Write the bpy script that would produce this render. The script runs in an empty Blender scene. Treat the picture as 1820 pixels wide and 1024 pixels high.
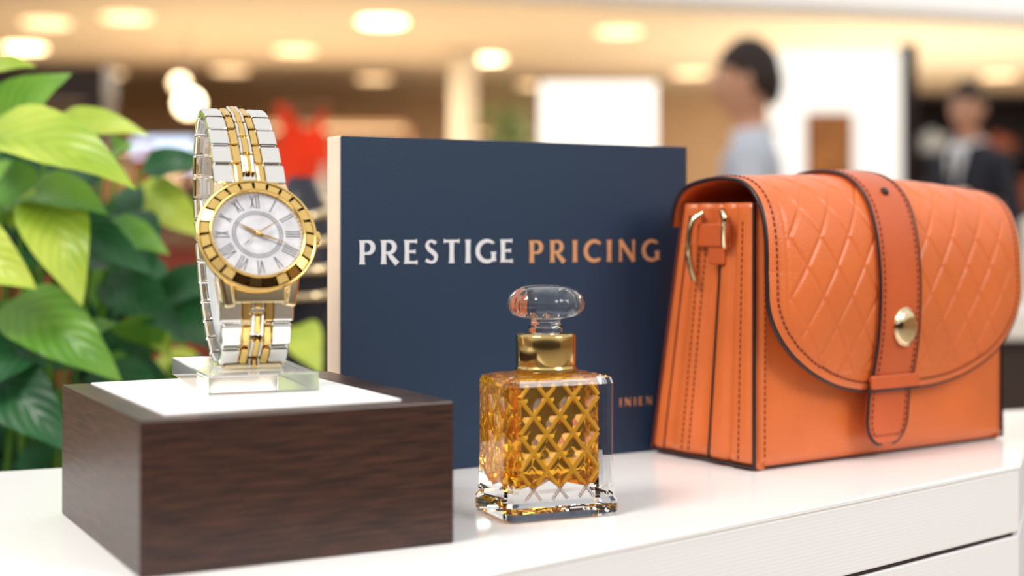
import bpy, bmesh, math, random
from mathutils import Vector, Matrix, Euler
random.seed(7)
S = bpy.context.scene
COL = S.collection
FLOOR = -0.95

# ------------------------------------------------------------ materials
def lin(c):
    return tuple(((v/255.0)/12.92 if v/255.0 <= 0.04045 else ((v/255.0+0.055)/1.055)**2.4) for v in c) + (1.0,)

def mat(name, rgb, rough=0.5, metal=0.0, trans=0.0, ior=1.45, spec=None, emis=None, estr=0.0, coat=0.0,
        bump=None, bscale=200, bdist=0.0005, var=0.0, vscale=20, sub=0.0):
    m = bpy.data.materials.new(name); m.use_nodes = True
    nt = m.node_tree; b = nt.nodes['Principled BSDF']
    b.inputs['Base Color'].default_value = lin(rgb)
    b.inputs['Roughness'].default_value = rough
    b.inputs['Metallic'].default_value = metal
    b.inputs['Transmission Weight'].default_value = trans
    b.inputs['IOR'].default_value = ior
    b.inputs['Coat Weight'].default_value = coat
    if coat: b.inputs['Coat Roughness'].default_value = .25
    if sub: b.inputs['Subsurface Weight'].default_value = sub
    if spec is not None: b.inputs['Specular IOR Level'].default_value = spec
    if emis:
        b.inputs['Emission Color'].default_value = lin(emis); b.inputs['Emission Strength'].default_value = estr
    tc = nt.nodes.new('ShaderNodeTexCoord')
    if var > 0:
        n = nt.nodes.new('ShaderNodeTexNoise'); n.inputs['Scale'].default_value = vscale; n.inputs['Detail'].default_value = 4
        nt.links.new(tc.outputs['Object'], n.inputs['Vector'])
        r = nt.nodes.new('ShaderNodeValToRGB')
        c = lin(rgb)
        r.color_ramp.elements[0].position = .3; r.color_ramp.elements[1].position = .7
        r.color_ramp.elements[0].color = tuple(max(0, x*(1-var)) for x in c[:3])+(1,)
        r.color_ramp.elements[1].color = tuple(min(1, x*(1+var)) for x in c[:3])+(1,)
        nt.links.new(n.outputs['Fac'], r.inputs['Fac']); nt.links.new(r.outputs['Color'], b.inputs['Base Color'])
    if bump:
        t = nt.nodes.new('ShaderNodeTexNoise' if bump == 'noise' else 'ShaderNodeTexVoronoi')
        t.inputs['Scale'].default_value = bscale
        nt.links.new(tc.outputs['Object'], t.inputs['Vector'])
        bp = nt.nodes.new('ShaderNodeBump'); bp.inputs['Strength'].default_value = .5; bp.inputs['Distance'].default_value = bdist
        nt.links.new(t.outputs[0], bp.inputs['Height']); nt.links.new(bp.outputs['Normal'], b.inputs['Normal'])
    return m

M = {}
M['white'] = mat('counter_white', (250, 250, 250), .2)
M['cardwhite'] = mat('card_white', (252, 252, 252), .6)
M['navy'] = mat('navy_cloth', (20, 47, 74), .5, bump='noise', bscale=900, bdist=.0002)
M['beige'] = mat('beige_board', (238, 216, 196), .6, var=.05)
M['silver'] = mat('silver', (236, 234, 230), .08, 1.0)
M['gold'] = mat('gold', (234, 198, 122), .09, 1.0)
M['palegold'] = mat('pale_gold', (240, 220, 178), .1, 1.0)
M['collar'] = mat('collar_gold', (206, 178, 116), .17, 1.0)
M['black'] = mat('black_piping', (40, 26, 28), .35)
M['ink'] = mat('ink', (34, 34, 46), .4)
M['dial'] = mat('dial_pearl', (200, 201, 208), .3, var=.14, vscale=160, coat=.2)
M['glass'] = mat('clear_glass', (255, 255, 255), .0, 0, 1.0, 1.47)
M['glass_st'] = mat('stopper_glass', (255, 255, 255), .0, 0, 1.0, 1.45)
M['acrylic'] = mat('acrylic', (252, 254, 254), .04, 0, .84, 1.2)
M['amber'] = mat('amber_liquid', (255, 190, 58), .0, 0, .90, 1.22)
M['lattice'] = mat('amber_ridge', (255, 196, 52), .1, 0, .3, 1.3)
M['leather'] = mat('orange_leather', (217, 110, 54), .34, bump='voronoi', bscale=900, bdist=.0003, var=.10, vscale=18, coat=.25)
M['leather2'] = mat('orange_leather_strap', (200, 92, 46), .36, bump='voronoi', bscale=900, bdist=.00025, var=.10, vscale=18, coat=.2)
M['stitch'] = mat('stitch_thread', (112, 42, 24), .6)
M['letter_w'] = mat('letter_silver', (240, 243, 250), .28, .25)
M['letter_c'] = mat('letter_copper', (232, 176, 128), .28, .35)
M['skin'] = mat('skin', (214, 160, 130), .5, var=.03)
M['hair'] = mat('hair', (46, 30, 24), .6, var=.3, vscale=60)
M['eyew'] = mat('eye_white', (235, 232, 228), .2)
M['lips'] = mat('lips', (176, 100, 88), .5)
M['soil'] = mat('soil', (50, 36, 26), .9, bump='noise', bscale=60, bdist=.01)
M['planter'] = mat('planter_ceramic', (70, 62, 56), .5)

def wood():
    m = bpy.data.materials.new('dark_wood'); m.use_nodes = True; nt = m.node_tree; b = nt.nodes['Principled BSDF']
    tc = nt.nodes.new('ShaderNodeTexCoord'); mp = nt.nodes.new('ShaderNodeMapping')
    mp.inputs['Scale'].default_value = (14, 14, 210)
    n = nt.nodes.new('ShaderNodeTexNoise'); n.inputs['Scale'].default_value = 3.0; n.inputs['Detail'].default_value = 9; n.inputs['Distortion'].default_value = .5
    nt.links.new(tc.outputs['Object'], mp.inputs['Vector']); nt.links.new(mp.outputs['Vector'], n.inputs['Vector'])
    r = nt.nodes.new('ShaderNodeValToRGB')
    r.color_ramp.elements[0].position = .35; r.color_ramp.elements[0].color = lin((36, 20, 16))
    r.color_ramp.elements[1].position = .70; r.color_ramp.elements[1].color = lin((76, 45, 33))
    nt.links.new(n.outputs['Fac'], r.inputs['Fac']); nt.links.new(r.outputs['Color'], b.inputs['Base Color'])
    bp = nt.nodes.new('ShaderNodeBump'); bp.inputs['Strength'].default_value = .25; bp.inputs['Distance'].default_value = .0004
    nt.links.new(n.outputs['Fac'], bp.inputs['Height']); nt.links.new(bp.outputs['Normal'], b.inputs['Normal'])
    b.inputs['Roughness'].default_value = .34
    return m
M['wood'] = wood()

def ribbed():
    m = bpy.data.materials.new('counter_front_ribbed'); m.use_nodes = True; nt = m.node_tree; b = nt.nodes['Principled BSDF']
    b.inputs['Base Color'].default_value = lin((248, 249, 252)); b.inputs['Roughness'].default_value = .4
    tc = nt.nodes.new('ShaderNodeTexCoord')
    w = nt.nodes.new('ShaderNodeTexWave'); w.bands_direction = 'Z'; w.inputs['Scale'].default_value = 160
    nt.links.new(tc.outputs['Object'], w.inputs['Vector'])
    bp = nt.nodes.new('ShaderNodeBump'); bp.inputs['Strength'].default_value = .12; bp.inputs['Distance'].default_value = .0003
    nt.links.new(w.outputs['Fac'], bp.inputs['Height']); nt.links.new(bp.outputs['Normal'], b.inputs['Normal'])
    return m
M['ribbed'] = ribbed()

def leafmat(name, c1, c2):
    m = bpy.data.materials.new(name); m.use_nodes = True; nt = m.node_tree; b = nt.nodes['Principled BSDF']
    uv = nt.nodes.new('ShaderNodeUVMap'); sep = nt.nodes.new('ShaderNodeSeparateXYZ')
    nt.links.new(uv.outputs['UV'], sep.inputs['Vector'])
    su = nt.nodes.new('ShaderNodeMath'); su.operation = 'SUBTRACT'; su.inputs[1].default_value = .5
    ab = nt.nodes.new('ShaderNodeMath'); ab.operation = 'ABSOLUTE'
    nt.links.new(sep.outputs['X'], su.inputs[0]); nt.links.new(su.outputs[0], ab.inputs[0])
    ma = nt.nodes.new('ShaderNodeMath'); ma.operation = 'MULTIPLY_ADD'; ma.inputs[1].default_value = -.7
    nt.links.new(ab.outputs[0], ma.inputs[0]); nt.links.new(sep.outputs['Y'], ma.inputs[2])
    mu = nt.nodes.new('ShaderNodeMath'); mu.operation = 'MULTIPLY'; mu.inputs[1].default_value = 50
    si = nt.nodes.new('ShaderNodeMath'); si.operation = 'SINE'
    nt.links.new(ma.outputs[0], mu.inputs[0]); nt.links.new(mu.outputs[0], si.inputs[0])
    r = nt.nodes.new('ShaderNodeValToRGB'); r.color_ramp.elements[0].color = lin(c1); r.color_ramp.elements[1].color = lin(c2)
    n = nt.nodes.new('ShaderNodeTexNoise'); n.inputs['Scale'].default_value = 14
    tc = nt.nodes.new('ShaderNodeTexCoord'); nt.links.new(tc.outputs['Object'], n.inputs['Vector'])
    ad = nt.nodes.new('ShaderNodeMath'); ad.operation = 'MULTIPLY_ADD'; ad.inputs[1].default_value = .05
    nt.links.new(si.outputs[0], ad.inputs[0]); nt.links.new(n.outputs['Fac'], ad.inputs[2])
    nt.links.new(ad.outputs[0], r.inputs['Fac'])
    r.color_ramp.elements[0].position = .3; r.color_ramp.elements[1].position = .7
    nt.links.new(r.outputs['Color'], b.inputs['Base Color'])
    bp = nt.nodes.new('ShaderNodeBump'); bp.inputs['Strength'].default_value = .2; bp.inputs['Distance'].default_value = .001
    nt.links.new(si.outputs[0], bp.inputs['Height']); nt.links.new(bp.outputs['Normal'], b.inputs['Normal'])
    b.inputs['Roughness'].default_value = .35
    tr = nt.nodes.new('ShaderNodeBsdfTranslucent'); nt.links.new(r.outputs['Color'], tr.inputs['Color'])
    mx = nt.nodes.new('ShaderNodeMixShader'); mx.inputs[0].default_value = .3
    out = nt.nodes['Material Output']
    nt.links.new(b.outputs[0], mx.inputs[1]); nt.links.new(tr.outputs[0], mx.inputs[2]); nt.links.new(mx.outputs[0], out.inputs['Surface'])
    return m
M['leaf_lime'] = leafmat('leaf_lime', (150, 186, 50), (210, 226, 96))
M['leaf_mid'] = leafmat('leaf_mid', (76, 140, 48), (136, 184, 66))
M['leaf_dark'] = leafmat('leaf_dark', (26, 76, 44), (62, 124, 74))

# ------------------------------------------------------------ geometry helpers
def empty(name, loc=(0, 0, 0), rz=0):
    e = bpy.data.objects.new(name, None); e.location = loc; e.rotation_euler = (0, 0, rz); e.empty_display_size = .02
    COL.objects.link(e); return e

def mk(name, verts, faces, m, parent=None, smooth=False, mats=None, midx=None):
    me = bpy.data.meshes.new(name); me.from_pydata([tuple(v) for v in verts], [], faces); me.update()
    for x in (mats or [m]): me.materials.append(x)
    if midx:
        for p, i in zip(me.polygons, midx): p.material_index = i
    if smooth:
        for p in me.polygons: p.use_smooth = True
    o = bpy.data.objects.new(name, me); COL.objects.link(o)
    if parent: o.parent = parent
    return o

def frombm(name, bm, m, parent=None, smooth=False, mats=None):
    bmesh.ops.recalc_face_normals(bm, faces=bm.faces)
    me = bpy.data.meshes.new(name); bm.to_mesh(me); bm.free()
    for x in (mats or [m]): me.materials.append(x)
    if smooth:
        for p in me.polygons: p.use_smooth = True
    o = bpy.data.objects.new(name, me); COL.objects.link(o)
    if parent: o.parent = parent
    return o

def addbox(bm, c, s, bev=0, rot=None, seg=2, mi=0, mtx=None):
    t = bmesh.new(); bmesh.ops.create_cube(t, size=1)
    bmesh.ops.scale(t, vec=s, verts=t.verts)
    if bev: bmesh.ops.bevel(t, geom=t.edges[:], offset=bev, segments=seg, affect='EDGES', profile=.5)
    mm = Matrix.Translation(c)
    if rot is not None: mm = mm @ rot
    if mtx is not None: mm = mtx @ mm
    bmesh.ops.transform(t, matrix=mm, verts=t.verts)
    vs = [bm.verts.new(v.co) for v in t.verts]
    t.verts.index_update()
    for f in t.faces:
        nf = bm.faces.new([vs[v.index] for v in f.verts]); nf.material_index = mi
    t.free()

def box(name, c, s, m, parent=None, bev=0, rot=None, seg=2):
    bm = bmesh.new(); addbox(bm, c, s, bev, rot, seg); return frombm(name, bm, m, parent)

def lathe(name, prof, n, m, parent=None, smooth=True, mtx=None, cap=True, mod=None):
    vs = []; fs = []
    for (r, z) in prof:
        for i in range(n):
            a = 2*math.pi*i/n
            rr = r*(mod(a, z) if mod else 1)
            v = Vector((rr*math.cos(a), rr*math.sin(a), z))
            vs.append(mtx @ v if mtx else v)
    for j in range(len(prof)-1):
        for i in range(n):
            k = (i+1) % n
            fs.append((j*n+i, j*n+k, (j+1)*n+k, (j+1)*n+i))
    if cap:
        fs.append(tuple(range(n))[::-1]); fs.append(tuple((len(prof)-1)*n+i for i in range(n)))
    o = mk(name, vs, fs, m, parent, smooth)
    if smooth:
        for p in o.data.polygons:
            if len(p.vertices) > 4: p.use_smooth = False
    return o

def tube(name, lines, r, m, parent=None, closed=False, res=3):
    cu = bpy.data.curves.new(name, 'CURVE'); cu.dimensions = '3D'; cu.bevel_depth = r; cu.bevel_resolution = res; cu.use_fill_caps = True
    for pts in lines:
        s = cu.splines.new('POLY'); s.points.add(len(pts)-1)
        for p, q in zip(s.points, pts): p.co = (q[0], q[1], q[2], 1)
        s.use_cyclic_u = closed; s.use_smooth = True
    cu.materials.append(m)
    o = bpy.data.objects.new(name, cu); COL.objects.link(o)
    if parent: o.parent = parent
    return o

def cr(pts, n):
    P = [Vector(p) for p in pts]; P = [2*P[0]-P[1]] + P + [2*P[-1]-P[-2]]
    out = []
    for i in range(1, len(P)-2):
        for j in range(24):
            t = j/24; a, b, c, d = P[i-1], P[i], P[i+1], P[i+2]
            out.append(.5*((2*b)+(c-a)*t+(2*a-5*b+4*c-d)*t*t+(3*b-a-3*c+d)*t**3))
    out.append(P[-2].copy())
    L = [0]
    for i in range(1, len(out)): L.append(L[-1]+(out[i]-out[i-1]).length)
    res = []; k = 0
    for q in range(n+1):
        tgt = L[-1]*q/n
        while k < len(L)-2 and L[k+1] < tgt: k += 1
        f = (tgt-L[k])/max(1e-9, L[k+1]-L[k]); res.append(out[k].lerp(out[k+1], min(1, f)))
    return res, L[-1]

def dashes(name, pts, dash, gap, r, m, parent):
    P = [Vector(p) for p in pts]; L = [0]
    for i in range(1, len(P)): L.append(L[-1]+(P[i]-P[i-1]).length)
    def at(t):
        for i in range(1, len(L)):
            if L[i] >= t:
                f = (t-L[i-1])/max(1e-9, L[i]-L[i-1]); return P[i-1].lerp(P[i], f)
        return P[-1]
    t = 0; segs = []
    while t+dash < L[-1]:
        segs.append([at(t), at(t+dash)]); t += dash+gap
    return tube(name, segs, r, m, parent, res=1)

# ------------------------------------------------------------ camera
cam = bpy.data.cameras.new('camera'); co = bpy.data.objects.new('camera', cam); COL.objects.link(co)
co.location = (0, 0, .143); co.rotation_euler = (math.radians(90), 0, 0)
cam.lens = 51.43; cam.sensor_width = 36; cam.shift_y = -.0615; cam.clip_start = .01
cam.dof.use_dof = True; cam.dof.focus_distance = .76; cam.dof.aperture_fstop = 4.2
S.camera = co
S.view_settings.view_transform = 'Standard'
S.view_settings.exposure = .12

# ------------------------------------------------------------ world + added lights
w = bpy.data.worlds.new('atrium_sky'); S.world = w; w.use_nodes = True; nt = w.node_tree
bg = nt.nodes['Background']; tc = nt.nodes.new('ShaderNodeTexCoord'); sp = nt.nodes.new('ShaderNodeSeparateXYZ')
rp = nt.nodes.new('ShaderNodeValToRGB'); nt.links.new(tc.outputs['Generated'], sp.inputs[0]); nt.links.new(sp.outputs['Z'], rp.inputs['Fac'])
rp.color_ramp.elements[0].position = 0; rp.color_ramp.elements[0].color = (.75, .70, .64, 1)
rp.color_ramp.elements[1].position = .5; rp.color_ramp.elements[1].color = (1, .98, .96, 1)
nt.links.new(rp.outputs['Color'], bg.inputs['Color']); bg.inputs['Strength'].default_value = .92

def area(name, loc, tgt, size, power, col=(1, 1, 1)):
    l = bpy.data.lights.new(name, 'AREA'); l.size = size; l.energy = power; l.color = col
    o = bpy.data.objects.new(name, l); COL.objects.link(o); o.location = loc
    o.rotation_euler = (Vector(tgt)-Vector(loc)).to_track_quat('-Z', 'Y').to_euler(); return o
area('added_soft_light', (-.9, -.1, 1.5), (0, .8, .05), .6, 26, (1, .95, .87))  # added key light to brighten the counter, no fixture of the shop
area('added_soft_light', (1.3, -.2, 1.0), (.1, .85, .08), .6, 12, (1, .96, .91))  # weaker added light from the right, likewise no fixture
area('added_hall_light', (-2.5, 12.5, 1.6), (-2.5, 12.5, -1), 3.0, 270, (1, .88, .70))  # added area lights to brighten the far hall, besides the modelled downlights
area('added_hall_light', (2.5, 13, 1.6), (2.5, 13, -1), 3.0, 270, (1, .93, .82))
area('added_uplight', (-2, 12.5, -.3), (-2, 12.6, 2), 4.0, 90, (1, .86, .66))  # added upward lights to brighten the ceiling; no cove is built
area('added_uplight', (4, 13, -.3), (4, 13.1, 2), 4.0, 210, (1, .93, .82))

# ------------------------------------------------------------ room shell
m_floor = mat('floor_stone', (190, 176, 160), .3, var=.08, vscale=2)
m_wall = mat('wall_beige', (186, 154, 118), .7, var=.12, vscale=1)
m_ceil = mat('ceiling_plaster', (188, 170, 142), .8, var=.05, vscale=.6)
m_fas = mat('fascia_white_glow', (240, 240, 240), .6, emis=(255, 252, 248), estr=.38)  # emission added to lift the fascia's brightness; it is no lamp
m_dk = mat('dark_brown', (52, 38, 33), .5, var=.2, vscale=3)
mk('floor', [(-9, -6, FLOOR), (10, -6, FLOOR), (10, 18, FLOOR), (-9, 18, FLOOR)], [(0, 1, 2, 3)], m_floor)
box('wall_far', (.5, 18.1, .4), (19.4, .2, 2.7), m_wall)
box('wall_left', (-9.1, 6, .4), (.2, 24, 2.7), m_wall)
box('wall_right', (10.1, 6, .4), (.2, 24, 2.7), m_wall)
box('wall_near', (.5, -6.1, .4), (19.4, .2, 2.7), m_dk)
cp = [(-9, 7.45), (10, 13.9), (10, 18.2), (-9, 18.2)]
vs = [(x, y, 1.75) for x, y in cp]+[(x, y, 1.85) for x, y in cp]
mk('ceiling', vs, [(3, 2, 1, 0), (4, 5, 6, 7), (0, 1, 5, 4), (1, 2, 6, 5), (2, 3, 7, 6), (3, 0, 4, 7)], m_ceil)
mk('trim_fascia', [(-9, 7.45, 1.76), (10, 13.9, 1.76), (10, 13.9, 3.6), (-9, 7.45, 3.6), (-9, 7.55, 1.76), (10, 14, 1.76), (10, 14, 3.6), (-9, 7.55, 3.6)],
   [(0, 1, 2, 3), (4, 7, 6, 5), (3, 2, 6, 7)], m_fas)
m_dl = mat('downlight_glow', (255, 244, 220), .5, emis=(255, 228, 178), estr=7)
m_dl2 = mat('downlight_dim', (255, 230, 200), .5, emis=(255, 214, 160), estr=1.9)
dl = [(-3.69, 11.57, 0), (-4.4, 13.2, 1), (-2.97, 11.26, 0), (-4.27, 15.4, 0), (-2.91, 15.1, 0), (-1.99, 13.4, 0), (-1.02, 11.5, 1), (-1.51, 16, 0),
      (-.26, 14.1, 1), (.88, 12.07, 0), (.26, 16.7, 0), (1.88, 15.4, 0), (3.7, 14.9, 0), (-4.6, 9.9, 0), (5.2, 15.6, 0)]
for x, y, b in dl:
    o = lathe('ceiling_downlight', [(.02, 0), (.17, 0), (.18, .004), (.19, .012), (.17, .02)], 28, m_dl if b else m_dl2, None, mtx=Matrix.Translation((x, y, 1.728)))
for x, y, z, r, mm in [(-2.65, 12, 1.14, .10, m_dl), (-3.0, 13.2, 1.42, .07, m_dl2)]:
    e = empty('pendant_lamp', (x, y, z))
    lathe('globe', [(.002+r*math.sin(math.pi*i/14), -r*math.cos(math.pi*i/14)) for i in range(15)], 24, mm, e)
    tube('cord', [[(0, 0, r), (0, 0, 1.75-z)]], .006, M['black'], e)

# ------------------------------------------------------------ counter
e = empty('display_counter', (0, 0, 0))
A = (-.42, .2482); B = (.3045, .875); C = (.41, 1.14); D = (-.66, .70)
def prism(name, poly, z0, z1, m, parent, bev=0):
    bm = bmesh.new(); lo = [bm.verts.new((x, y, z0)) for x, y in poly]; hi = [bm.verts.new((x, y, z1)) for x, y in poly]
    bm.faces.new(lo[::-1]); bm.faces.new(hi); n = len(poly)
    for i in range(n): bm.faces.new((lo[i], lo[(i+1) % n], hi[(i+1) % n], hi[i]))
    if bev: bmesh.ops.bevel(bm, geom=bm.edges[:], offset=bev, segments=3, affect='EDGES')
    return frombm(name, bm, m, parent)
poly = [A, B, C, D]
cxm = sum(p[0] for p in poly)/4; cym = sum(p[1] for p in poly)/4
def shrink(k): return [(cxm+(x-cxm)*k, cym+(y-cym)*k) for x, y in poly]
ins = shrink(.996); ins2 = shrink(.985)
prism('top', poly, -.004, 0, M['white'], e, .0012)
prism('upper_panel', ins, -.040, -.004, M['ribbed'], e, .0006)
prism('gap', ins2, -.0425, -.040, M['black'], e)
prism('drawer_front', ins, -.30, -.0425, M['ribbed'], e, .0006)
prism('gap_lower', ins2, -.304, -.30, M['black'], e)
prism('drawer_lower', ins, -.62, -.304, M['ribbed'], e, .0006)
prism('body', ins, FLOOR, -.62, M['ribbed'], e)

# ------------------------------------------------------------ wooden display box
r = math.radians(28.5)
e = empty('wooden_display_box', (-.150, .590, 0), r)
box('block', (.0705, .0765, .032), (.141, .153, .064), M['wood'], e, bev=.0009)
box('white_inlay', (.0665, .079, .0642), (.107, .136, .0012), M['cardwhite'], e)

# ------------------------------------------------------------ sign board
e = empty('sign_board', (-.0967, .819, 0), math.radians(30))
box('core', (.1205, .0097, .0965), (.2405, .0172, .193), M['beige'], e, bev=.0008)
box('cover', (.1211, .0003, .0965), (.2400, .0016, .1932), M['navy'], e, bev=.0005)

def arc(cx, cy, rx, ry, a0, a1, n=16):
    return [(cx+rx*math.cos(math.radians(a0+(a1-a0)*i/n)), cy+ry*math.sin(math.radians(a0+(a1-a0)*i/n))) for i in range(n+1)]
W_ = .195; T_ = .105
def stem(x, y0=0, y1=1, w=W_):
    return ([(x, y0), (x, y0+.06), (x, .5*(y0+y1)), (x, y1-.06), (x, y1)], [w*1.4, w*1.08, w*.95, w*1.08, w*1.4])
def arm(x0, x1, y, w=T_):
    return ([(x0, y), (x1-.08, y), (x1, y)], [w, w*1.1, w*1.9])
def arcw(p, a, b):
    n = len(p); return (p, [a+(b-a)*math.sin(math.pi*i/(n-1)) for i in range(n)])
def bowl(x, top=.95, bot=.45, rx=.22):
    c = (top+bot)/2; ry = (top-bot)/2
    p = [(x, top), (x+.2, top)]+arc(x+.22, c, rx, ry, 88, -88, 16)+[(x+.2, bot), (x, bot)]
    n = len(p); return (p, [T_+(W_-T_)*max(0, math.sin(math.pi*(i-1)/(n-3))) if 1 < i < n-2 else T_ for i in range(n)])
GL = {
 'P': (.66, [stem(.1), bowl(.1)]),
 'R': (.74, [stem(.1), bowl(.1, .95, .47), ([(.27, .47), (.42, .28), (.66, 0)], [.1, W_*.95, W_*1.15])]),
 'E': (.60, [stem(.1), arm(.1, .52, .945), arm(.1, .46, .51), arm(.1, .54, .055)]),
 'S': (.60, [([(q.x, q.y) for q in cr([(.50, .85, 0), (.36, .945, 0), (.2, .92, 0), (.13, .76, 0), (.22, .60, 0), (.38, .47, 0), (.5, .32, 0), (.47, .12, 0), (.30, .05, 0), (.08, .14, 0)], 30)[0]],
              [.14 if i < 3 else .11+.085*math.exp(-((i-15)/7)**2) if i < 28 else .14 for i in range(31)])]),
 'T': (.72, [stem(.36), ([(.02, .945), (.1, .945), (.62, .945), (.70, .945)], [T_*1.9, T_, T_, T_*1.9])]),
 'I': (.26, [stem(.13)]),
 'G': (.88, [arcw([(.76, .83)]+arc(.50, .5, .42, .45, 52, 318, 28)+[(.77, .12)], T_*1.1, W_), stem(.78, .06, .47)]),
 'C': (.80, [arcw([(.74, .82)]+arc(.50, .5, .42, .45, 52, 308, 28)+[(.75, .17)], T_*1.3, W_)]),
 'N': (.90, [stem(.12, w=.12), ([(.1, 1), (.45, .5), (.80, 0)], [W_, W_, W_]), stem(.78, w=.12)]),
}
def word(name, txt, s0, s1, z0, cap, m, parent, y=-.0009, kx=1.12):
    tot = sum(GL[c][0] for c in txt); gaps = len(txt)-1; sx = cap*kx
    gap = ((s1-s0)-tot*sx)/gaps if gaps else 0
    vs = []; fs = []; x = s0
    for c in txt:
        for pts, ws in GL[c][1]:
            P = [Vector((a, b)) for a, b in pts]; base = len(vs); n = len(P)
            for i in range(n):
                d = (P[min(n-1, i+1)]-P[max(0, i-1)]).normalized(); nn = Vector((-d.y, d.x))*ws[i]/2
                for q in (P[i]+nn, P[i]-nn):
                    vs.append((x+q.x*sx, y-.000004*(len(fs) % 7), z0+q.y*cap))
            for i in range(n-1): fs.append((base+2*i, base+2*i+1, base+2*i+3, base+2*i+2))
        x += GL[c][0]*sx+gap
    return mk(name, vs, fs, m, parent)
word('lettering_prestige', 'PRESTIGE', .0120, .1125, .1208, .0136, M['letter_w'], e)
word('lettering_pricing', 'PRICING', .1234, .2189, .1203, .0134, M['letter_c'], e)
word('lettering_small', 'INIEN', .1888, .2134, .0298, .0050, M['letter_c'], e, kx=1.0)

# ------------------------------------------------------------ perfume bottle
e = empty('perfume_bottle', (-.0022, .6960, 0), math.radians(23.5))
bx, by = .0305, .0225
def rring(hx, hy, r, n):
    pts = []
    for (sx, sy, a0) in ((1, 1, 0), (-1, 1, 90), (-1, -1, 180), (1, -1, 270)):
        for i in range(n+1):
            a = math.radians(a0+90*i/n); pts.append((sx*(hx-r)+r*math.cos(a), sy*(hy-r)+r*math.sin(a)))
    return pts
def stack(name, levels, m, parent, n=3, smooth=False):
    vs = []; fs = []; N = None
    for (z, hx, hy, r) in levels:
        R = rring(hx, hy, r, n); N = len(R)
        vs += [(bx+a, by+b, z) for a, b in R]
    for j in range(len(levels)-1):
        for i in range(N):
            k = (i+1) % N; fs.append((j*N+i, j*N+k, (j+1)*N+k, (j+1)*N+i))
    fs.append(tuple(range(N))[::-1]); fs.append(tuple((len(levels)-1)*N+i for i in range(N)))
    return mk(name, vs, fs, m, parent, smooth)
stack('glass_body', [(.0002, .0282, .0202, .004), (.0018, .0305, .0225, .0055), (.0075, .0307, .0227, .0055), (.0095, .0296, .0216, .0055), (.030, .0290, .0210, .0055), (.060, .0290, .0210, .0055),
      (.0650, .0291, .0211, .0055), (.0680, .0280, .0200, .0052), (.0693, .0235, .0165, .005), (.0700, .0155, .0145, .0140)], M['glass'], e)
hx, hy = .0213, .0134; NZ = 120; z0, z1 = .0145, .0655
def ringpts(hx, hy, n):
    P = []
    per = 4*(hx+hy)
    for i in range(n):
        t = per*i/n
        if t < 2*hx: P.append((-hx+t, -hy, 0, -1, t))
        elif t < 2*hx+2*hy: P.append((hx, -hy+(t-2*hx), 1, 0, t))
        elif t < 4*hx+2*hy: P.append((hx-(t-2*hx-2*hy), hy, 0, 1, t))
        else: P.append((-hx, hy-(t-4*hx-2*hy), -1, 0, t))
    return P
RP = ringpts(hx, hy, 260); vs = []; fs = []
cw = 2*hx/3.0; ch = .0178; ZR = .0145+.0089
for j in range(NZ+1):
    ez = min(1, min(j, NZ-j)/6)
    for (x, y, nx, ny, t) in RP:
        tri = abs(((t/cw) % 1)-.5)*2
        zb = z0+tri*.0052
        z = zb+(z1-zb)*j/NZ
        a = (t/cw+(z-ZR)/ch); b = (t/cw-(z-ZR)/ch)
        da = abs(a-round(a)); db = abs(b-round(b))
        h = -.0030*min(.62, min(da, db)*2)*ez
        ex = min(hx-abs(x) if ny else hy-abs(y), .0015)/.0015
        h *= ex
        vs.append((bx+x+nx*h, by+y+ny*h, z))
N = len(RP)
for j in range(NZ):
    for i in range(N):
        k = (i+1) % N; fs.append((j*N+i, j*N+k, (j+1)*N+k, (j+1)*N+i))
vs.append((bx, by, z0+.003)); cB = len(vs)-1
for i in range(N): fs.append((i, cB, (i+1) % N))
fs.append(tuple(NZ*N+i for i in range(N)))
mk('amber_liquid', vs, fs, M['amber'], e)
def clipseg(p, q, xa, xb, za, zb):
    (x0, y0), (x1, y1) = p, q; t0, t1 = 0, 1
    for d, lo, hi, s in ((x1-x0, xa, xb, x0), (y1-y0, za, zb, y0)):
        if abs(d) < 1e-9: continue
        ta, tb = (lo-s)/d, (hi-s)/d
        if ta > tb: ta, tb = tb, ta
        t0, t1 = max(t0, ta), min(t1, tb)
    return None if t0 >= t1 else ((x0+(x1-x0)*t0, y0+(y1-y0)*t0), (x0+(x1-x0)*t1, y0+(y1-y0)*t1))
segs = []; segs2 = []
for n in range(-14, 18):
    for sg in (1, -1):
        p = (n*cw-sg*cw*(-.04)/ch, ZR-.04); q = (n*cw-sg*cw*.08/ch, ZR+.08)
        c = clipseg(p, q, .0004, 2*hx-.0004, .0170, z1-.001)
        if c: segs.append([(bx-hx+c[0][0], by-hy-.0004, c[0][1]), (bx-hx+c[1][0], by-hy-.0004, c[1][1])])
        c = clipseg(p, q, .0004, 2*hx-.0004, .0095, .0168)
        if c: segs2.append([(bx-hx+c[0][0], by-hy-.0004, c[0][1]), (bx-hx+c[1][0], by-hy-.0004, c[1][1])])
tube('cut_ridges', segs, .0011, M['lattice'], e, res=2)
tube('clear_cut_ridges', segs2, .0008, M['glass_st'], e, res=1)
lathe('collar', [(.0145, .0701), (.0153, .0705), (.0153, .0725), (.0146, .0732), (.0146, .0735), (.0150, .0740), (.0150, .0880), (.0146, .0890), (.0120, .0893), (.0085, .0893)], 64, M['collar'], e,
      mtx=Matrix.Translation((bx, by, 0)))
lathe('stem', [(.0080, .0894), (.0084, .0898), (.0084, .0925), (.0076, .0932), (.0072, .0955), (.0090, .0965)], 40, M['glass_st'], e, mtx=Matrix.Translation((bx, by, 0)))
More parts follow.
